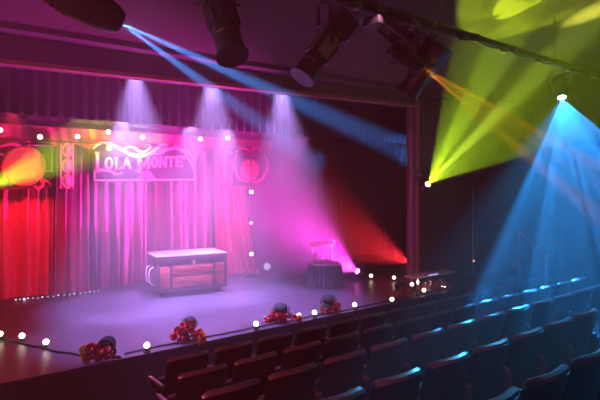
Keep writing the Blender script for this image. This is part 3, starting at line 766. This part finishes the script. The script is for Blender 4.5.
# ceiling pipe with hangers
mb = MB().tube([(-1.5, PIPE_Y, PIPE_Z), (10.5, PIPE_Y, PIPE_Z)], .042, 12)
e = empty('lighting_pipe', (4.5, PIPE_Y, PIPE_Z), 'long dark lighting pipe hung below the sloping ceiling', 'pipe')
o = mb.build('pipe', 'lamp'); o.data.transform(Matrix.Translation((-4.5,-PIPE_Y,-PIPE_Z))); o.parent = e
for k in range(5):
    x = -5+2.5*k; MB().tube([(x,0,.02), (x,0,.62)], .012, 8).build('hanger_rod', 'steel', e)
for k in range(14):
    x = -5.4+k*.82; MB().box((x, -.04, -.065), (.09,.06,.06), None, .006).build('socket_box', 'steel', e)
    MB().lathe([(.05,-.015),(.05,.015)], 14, (x+.3, 0, 0), (1,0,0)).build('pipe_collar', 'steel', e)
pts = [(-5.8+.2*k, -.03+.02*math.sin(k*2.1), -.04-.03*abs(math.sin(k*.9))) for k in range(58)]
MB().tube(pts, .012, 6).build('power_cable', 'cable', e)

def at_d(px, py, D): return WD(px, py, D)
# near profile lanterns
b1, t1 = W(232,55,3.75), W(210,-28,4.1); profile_lantern((b1+t1)/2, b1-t1, 'dark profile lantern hanging near the top centre-left, pointing steeply down', L=(b1-t1).length, w=.115)
b1, t1 = W(303,76,4.25), W(346,18,4.45); profile_lantern((b1+t1)/2, b1-t1, 'profile lantern with green-lit side, tilted down to the left', L=(b1-t1).length*1.02, w=.105, side=True)
b1, t1 = W(408,92,5.1), W(440,44,4.9); profile_lantern((b1+t1)/2, b1-t1, 'dark lantern tilted down-left beside the amber beam', L=(b1-t1).length*1.05, w=.115)
b1, t1 = W(402,60,5.75), W(403,28,5.6); profile_lantern((b1+t1)/2, b1-t1, 'short dark lantern hanging straight down left of the amber beam', L=(b1-t1).length*1.1, w=.125)
b1, t1 = W(468,60,5.1), W(446,48,5.6); 

# blue moving head, top left
pB = W(119.5,22.5,3.35); tB = W(480,220,7.0)
dB = (tB-pB).normalized()
bh = W(119.5,22.5,3.35) - dB*.26
e_, lp = moving_head(bh, dB, 'black moving head lamp at top left throwing a blue double beam', 'cyl', w=.125, L=.52)
for t_, w_, a_ in ((W(270,90,5.4), 38000, 5.0), (W(208,86,5.1), 32000, 4.6)): spot('blue_beam', lp+dB*.02, lp+(t_-lp)*2, w_, (.05,.28,1), a_, 1.0, .01)
# amber lamp
pO = WD(422,67,3.05); tO = W(540,128,5.2); dO = (tO-pO).normalized()
e_, lp = moving_head(pO-dO*.2, dO, 'black moving head lamp throwing a short amber beam', 'orl', w=.075, L=.36)
for t_, w_, a_ in ((W(482,101,4.9), 13000, 4.6), (W(455,95,4.9), 11000, 5.2), (W(468,98,4.9), 4000, 5.0)): spot('amber_beam', lp+dO*.02, lp+(t_-lp)*2, w_, (1,.30,.005), a_, 1.0, .01)
# lime lamp on the proscenium, right
pG = Vector((8.25, 6.35, 2.6)); pG = W(428,184,10.0)
tG = W(548, 52, 6.6); dG = (tG-pG).normalized()
e_, lp = moving_head(pG-dG*.17, dG, 'black lamp on the right proscenium wall throwing a wide lime beam', 'grl', w=.10, L=.34, mount='wall', wallp=(pG.x, PY, 0))
spot('lime_beam_right', lp+dG*.02, tG, 3400, (.60,1,.015), 39, .12, .012, gobo={'noise': 2.3, 'off': (3.1,1.2,0), 'stops': [(0,.30),(.40,.34),(.45,.55),(.53,.6),(.57,1),(1,1)]})
spot('lime_beam_right', lp+dG*.02, W(521,9,6.65), 9000, (.60,1,.015), 9.5, .1, .008, gobo={'noise': 1.3, 'detail': 3, 'off': (1.7,.3,0), 'stops': [(0,0),(.40,0),(.43,1),(1,1)]})
spot('lime_beam_right', lp+dG*.02, W(500,112,8.6), 14000, (.72,1,.08), 10, 1.0, .008)
# lime lamp at the left, outside the frame, on the left proscenium edge
pL = W(-25,192,5.0); tL = WD(120,130,9.7); dL = (tL-pL).normalized()
e_, lp = moving_head(pL-dL*.17, dL, 'black lamp beyond the left photo edge throwing a lime beam', 'grl', w=.10, L=.34, mount='wall', wallp=(pL.x-.4, PY, 0))
spot('lime_beam_left', lp+dL*.02, tL, 9500, (.60,1,.02), 19, .7, .012, gobo={'noise': 1.6, 'off': (.4,2.2,0), 'stops': [(0,.35),(.42,.4),(.47,.6),(.55,.7),(.58,1),(1,1)]})
# cyan fan lamp, right
pC = W(562,98,8.6); tC = W(606, 292, 6.9); dC = (tC-pC).normalized()
e_, lp = moving_head(pC-dC*.2, dC, 'black moving head lamp at right throwing the wide blue fan of rays', 'cyl', w=.13, L=.40, mount='wall', wallp=(pC.x, pC.y, 0))
spot('cyan_fan_and_spill', lp+dC*.02, tC, 24000, (.015,.30,1), 57, .1, .005, gobo={'petals': 20, 'rings': 2, 'bands': [(34,.88,.055),(15,.5,.05)], 'stops': [(0,.06),(.1,.07),(.8,.9),(1,1)]})
spot('cyan_fan_and_spill', lp+dC*.02, (3.9,1.8,1.4), 2200, (.04,.45,1), 26, .5, .012)  # not part of the fan: added spill to light the nearer seat rims

# lavender downlights behind the header
def downlight(px, D, z, watts, deg, label, tgt=None):
    Z = D/qf(px); p = W(px, 0, Z); p.z = z
    e = empty('fresnel_lantern', p, label, 'stage lantern', 'lavender downlights over the stage')
    MB().lathe([(0,.3),(.09,.29),(.11,.22),(.11,.0),(.12,0),(.12,-.02),(.1,-.02),(.1,.02),(0,.02)], 20).build('body', 'lamp', e)
    MB().lathe([(0,.005),(.06,.008),(.098,.018)], 20).build('lens', 'lavl', e)
    MB().tube([(.13,0,.14),(.13,0,.36),(-.13,0,.36),(-.13,0,.14)], .012, 6).build('yoke', 'lamp', e)
    MB().tube([(0,0,.36),(0,0,.46)], .016, 8).build('clamp', 'steel', e)
    spot('lavender_wash', p-Vector((0,0,.03)), tgt or (p-Vector((0,.2 if D < 8 else .1,3))), watts*7.8, (.50,.32,1), deg+14, .8, .05)
    return p
y1, y2 = 7.15, 8.5
P = []
for i, (px, D, z) in enumerate([(135,y1,4.42),(211,y1,4.46),(281,y1,4.50)]): P.append(downlight(px, D, z, 520, 34, ['left','middle','right'][i]+' lamp of the three lavender downlights just behind the header'))
for i, (px, D, z) in enumerate([(122,y2,3.95),(190,y2,4.0),(226,y2,4.0)]): downlight(px, D, z, 420, 36, ['left','middle','right'][i]+' lamp of the three upstage lavender downlights')
tag(MB().tube([(-1,y1,4.90),(8.4,y1,4.96)], .024, 8).build('stage_pipe', 'lamp'), 'dark pipe carrying the downlights just behind the header', 'pipe')
tag(MB().tube([(-1,y2,4.44),(8.4,y2,4.44)], .024, 8).build('stage_pipe', 'lamp'), 'dark pipe carrying the upstage downlights', 'pipe')

# floor lamps: magenta and red, shining back across the stage
p = G(358, 279.5); aim = (Vector((3.4,8.6,2.9))-p).normalized(); 
e_, lc = par_can(p, 'floor lamp with a glaring magenta lens behind the show stand', (tocam(p)*.45+aim*.7), .065, 'magl', leds=False, zc=.17)
spot('magenta_beam', lc+aim*.08, Vector((3.4,8.6,2.9)), 6000, (1,.04,.8), 75, .8, .04)
p = Vector((8.5,8.2,STAGE_Z)); aim = (Vector((5.5,8.4,2.9))-p).normalized()
p = WD(413,278,7.5); p.z = STAGE_Z; tR = Vector((5.0,8.8,2.7)); aim = (tR-p).normalized()
e_, lc = par_can(p, 'floor lamp throwing a red beam left across the stage from the wing', aim, .10, 'redl', leds=False, zc=.2)
spot('red_beam', lc+aim*.08, tR, 3000, (1,.02,.04), 54, 1.0, .04)
# red uplights / washes for the backdrop, plus the ceiling fill
def wash(name, p, t, w, col, deg, bl=.8): spot(name, p, t, w, col, deg, bl, .06)
wash('red_wash', (1.0, 8.05, 3.8), (1.35, 10.0, 1.8), 850, (1,.03,.05), 44)
wash('pink_wash', (5.0, 8.05, 3.8), (5.45, 10.0, 1.6), 340, (1,.05,.3), 40)
wash('pink_wash', (3.4, 8.05, 3.8), (3.5, 10.0, 1.9), 420, (1,.07,.85), 95)
wash('rose_wash', (6.4, 8.05, 3.8), (4.4, 9.0, .9), 420, (1,.10,.7), 50)
wash('maroon_ceiling_fill', (-3.0, 1.0, 1.6), (4.6, 4.9, 5.2), 620, (1,.13,.24), 80)  # added unseen fill, stands in for pink bounce on the ceiling
for x_, w_ in ((1.2, 28), (3.4, 34), (5.6, 28)): wash('front_wash', (x_, 3.25, 4.2), (x_+1.2, 7.2, .7), w_, (1,.35,.55), 46)
wash('stage_wash', (2.2, 6.9, 4.4), (2.6, 7.6, .6), 260, (.36,.22,1), 80)

# ------------------------------------------------------------------ seats
def seat_proto():
    e = empty('theatre_seat', (0,0,0), '', 'theatre seat', 'theatre seats')
    W_ = .228
    def back(u, v, off):
        a = (u-.5)*2; x = W_*a*(1 - .03*v); z = .36 + .52*v - .022*(abs(a)**4)*(v > .9)
        y = .055*a*a - .10*v + .03*(1-v) + off
        return (x, y, z)
    # shell seen from behind
    MB().grid(lambda u, v: back(u, v, 0), 14, 8, (0,.028,0)).build('back_shell', 'seatshell', e)
    # upholstered pad in front
    MB().grid(lambda u, v: (back(u, v, .03)[0]*.95, back(u, v, .03)[1] + .045*math.sin(math.pi*min(1,max(0,v)))**.5*(1-.3*((u-.5)*2)**4), back(u, v, 0)[2]), 14, 10, (0,-.006,0)).build('backrest', 'seatcloth', e)
    # rolled top rim
    pts = [back(k/14, 1, .03) for k in range(15)]
    MB().tube([(p[0], p[1]+.003, p[2]) for p in pts], [.018]+[.030]*13+[.018], 8).build('top_rim', 'seatlip', e)
    # tipped up seat pan
    MB().grid(lambda u, v: (.225*(u-.5)*2, .10 + .02*math.sin(v*3.14) + .05*v, .38+.26*v), 8, 8, (0,.07,0)).build('seat', 'seatcloth', e)
    for s_ in (-1,):
        stand(e, s_)
    return e
def stand(e, s_):
    x = s_*.265
    MB().bb((x-.015, -.04, 0), (x+.015, .09, .60), .008).bb((x-.02, -.10, 0), (x+.02, .24, .025), .005).bb((x-.013, .0, .55), (x+.013, .30, .60), .008).build('leg', 'seatshell', e)
    MB().bb((x-.024, -.02, .60), (x+.024, .33, .635), .012).build('armrest', 'armwood', e)
seat0 = seat_proto(); used = [False]
seat_e = None
rows = [  # D of the back, floor z, first x, count, wording
    (4.65, .00, 1.87+.265, 13, 'front row'),
    (3.82, .15, 1.63+.265, 14, 'second row'),
    (2.99, .32, 1.44+.265, 12, 'third row'),
    (2.12, .49, 1.64+.265, 7, 'fourth row'),
    (1.30, .68, 1.93+.265, 3, 'fifth row'),
]
PITCH = .535
for D, fz, x0, n, nm in rows:
    if fz > 0:
        struct(MB().bb((-4.2, D-.25, 0), (10.2, D+.83-.25 if D > 2.2 or True else D, fz)).build('floor_tier', 'carpet', smooth=False))
    for k in range(n):
        x = x0 + k*PITCH
        c = seat0 if not used[0] else copy_tree(seat0)
        used[0] = True
        c.location = (x+.02, D+.10, fz)
        blue = (nm == 'third row' and 4 <= k <= 10) or (nm == 'fourth row' and k >= 2) or (nm == 'fifth row')
        pos = 'leftmost in sight' if k == 0 else ORD[k] + ' from left'
        rw = 'front row nearest the stage' if nm == 'front row' else nm + ' back from the stage'
        c['label'] = ('blue-rimmed dark tip-up seat, ' if blue else 'dark red tip-up seat, ') + pos + ' in the ' + rw
        c['group'] = 'theatre seats in the ' + nm
        last = c
    stand(last, 1)

# small aisle marker on the stage front
mk = MB().prism([G(49,377,.5)*0 + Vector((.72,5.815,.10)), Vector((.78,5.815,.10)), Vector((.74,5.815,.60)), Vector((.69,5.815,.60))], (0,-.02,0)).build('edge_strip', 'steel')
tag(rebase(mk, (.73,5.8,.1)), 'pale metal strip fixed upright on the black stage front at left', 'metal strip')

# ------------------------------------------------------------------ side steps and handrail
HX = 11.1
st = empty('stage_steps', (HX+.5, 6.0, 0), 'dark wooden steps up beside the right wall', 'steps')
for k in range(4):
    MB().bb((-.35, .05-.25*k+.25, 0), (.85, .05-.25*k+.5, .62-.155*k), .01).build('step', 'fascia', st)
hr = empty('handrail', (HX, 6.2, 0), 'slim reddish handrail on two posts sloping down the side steps', 'handrail')
T1 = WD(519,232,6.27); T2 = WD(546,253,5.6); T0 = WD(514,228.5,6.38); T3 = WD(549.5,255.5,5.5)
bs = Vector((HX,6.2,0))
for tp, bz in ((T1,.0),(T2,.0)): MB().tube([tp-bs, Vector((tp.x, tp.y, bz))-bs], .030, 10).build('post', 'rail', hr)
MB().tube([T0-bs, T1-bs, T2-bs, T3-bs], .026, 10).build('rail', 'rail', hr)

# ------------------------------------------------------------------ haze filling the theatre
hz_ = MB().bb((-5.0, -4.0, -1.0), (13.6, 12.6, 7.2)).build('haze', 'black', smooth=False)
m = bpy.data.materials.new('theatre_haze'); t = nt(m); t.nodes.remove(t.nodes['Principled BSDF'])
vsn = t.nodes.new('ShaderNodeVolumeScatter'); vsn.inputs['Density'].default_value = .042; vsn.inputs['Anisotropy'].default_value = .1; vsn.inputs['Color'].default_value = (1,1,1,1)
t.links.new(vsn.outputs[0], t.nodes['Material Output'].inputs['Volume'])
hz_.data.materials[0] = m; hz_['kind'] = 'stuff'; tag(hz_, 'thin stage haze filling the theatre and showing the light beams', 'haze')

# ------------------------------------------------------------------ world, camera, settings
w = bpy.data.worlds.new('World'); sc.world = w; w.use_nodes = True; w.node_tree.nodes['Background'].inputs[0].default_value = (0,0,0,1)
cd = bpy.data.cameras.new('camera'); cam = bpy.data.objects.new('camera', cd); C.objects.link(cam); sc.camera = cam
cd.sensor_width = 36; cd.lens = 36*500/600; cd.shift_y = -(200-HOR)/600; cd.clip_start = .02
cam.location = (0,0,CAM_Z); fwd = Vector((CF[0], CF[1], 0)); cam.rotation_euler = fwd.to_track_quat('-Z', 'Y').to_euler()
sc.view_settings.view_transform = 'Standard'; sc.view_settings.look = 'None'; sc.view_settings.gamma = 1; sc.view_settings.use_curve_mapping = False
sc.view_settings.exposure = .1
cy = sc.cycles
cy.use_denoising = True; cy.use_adaptive_sampling = False
cy.volume_bounces = 0; cy.max_bounces = 5; cy.diffuse_bounces = 2; cy.glossy_bounces = 2; cy.transparent_max_bounces = 4
cy.sample_clamp_indirect = 3; cy.blur_glossy = .5; cy.caustics_reflective = False
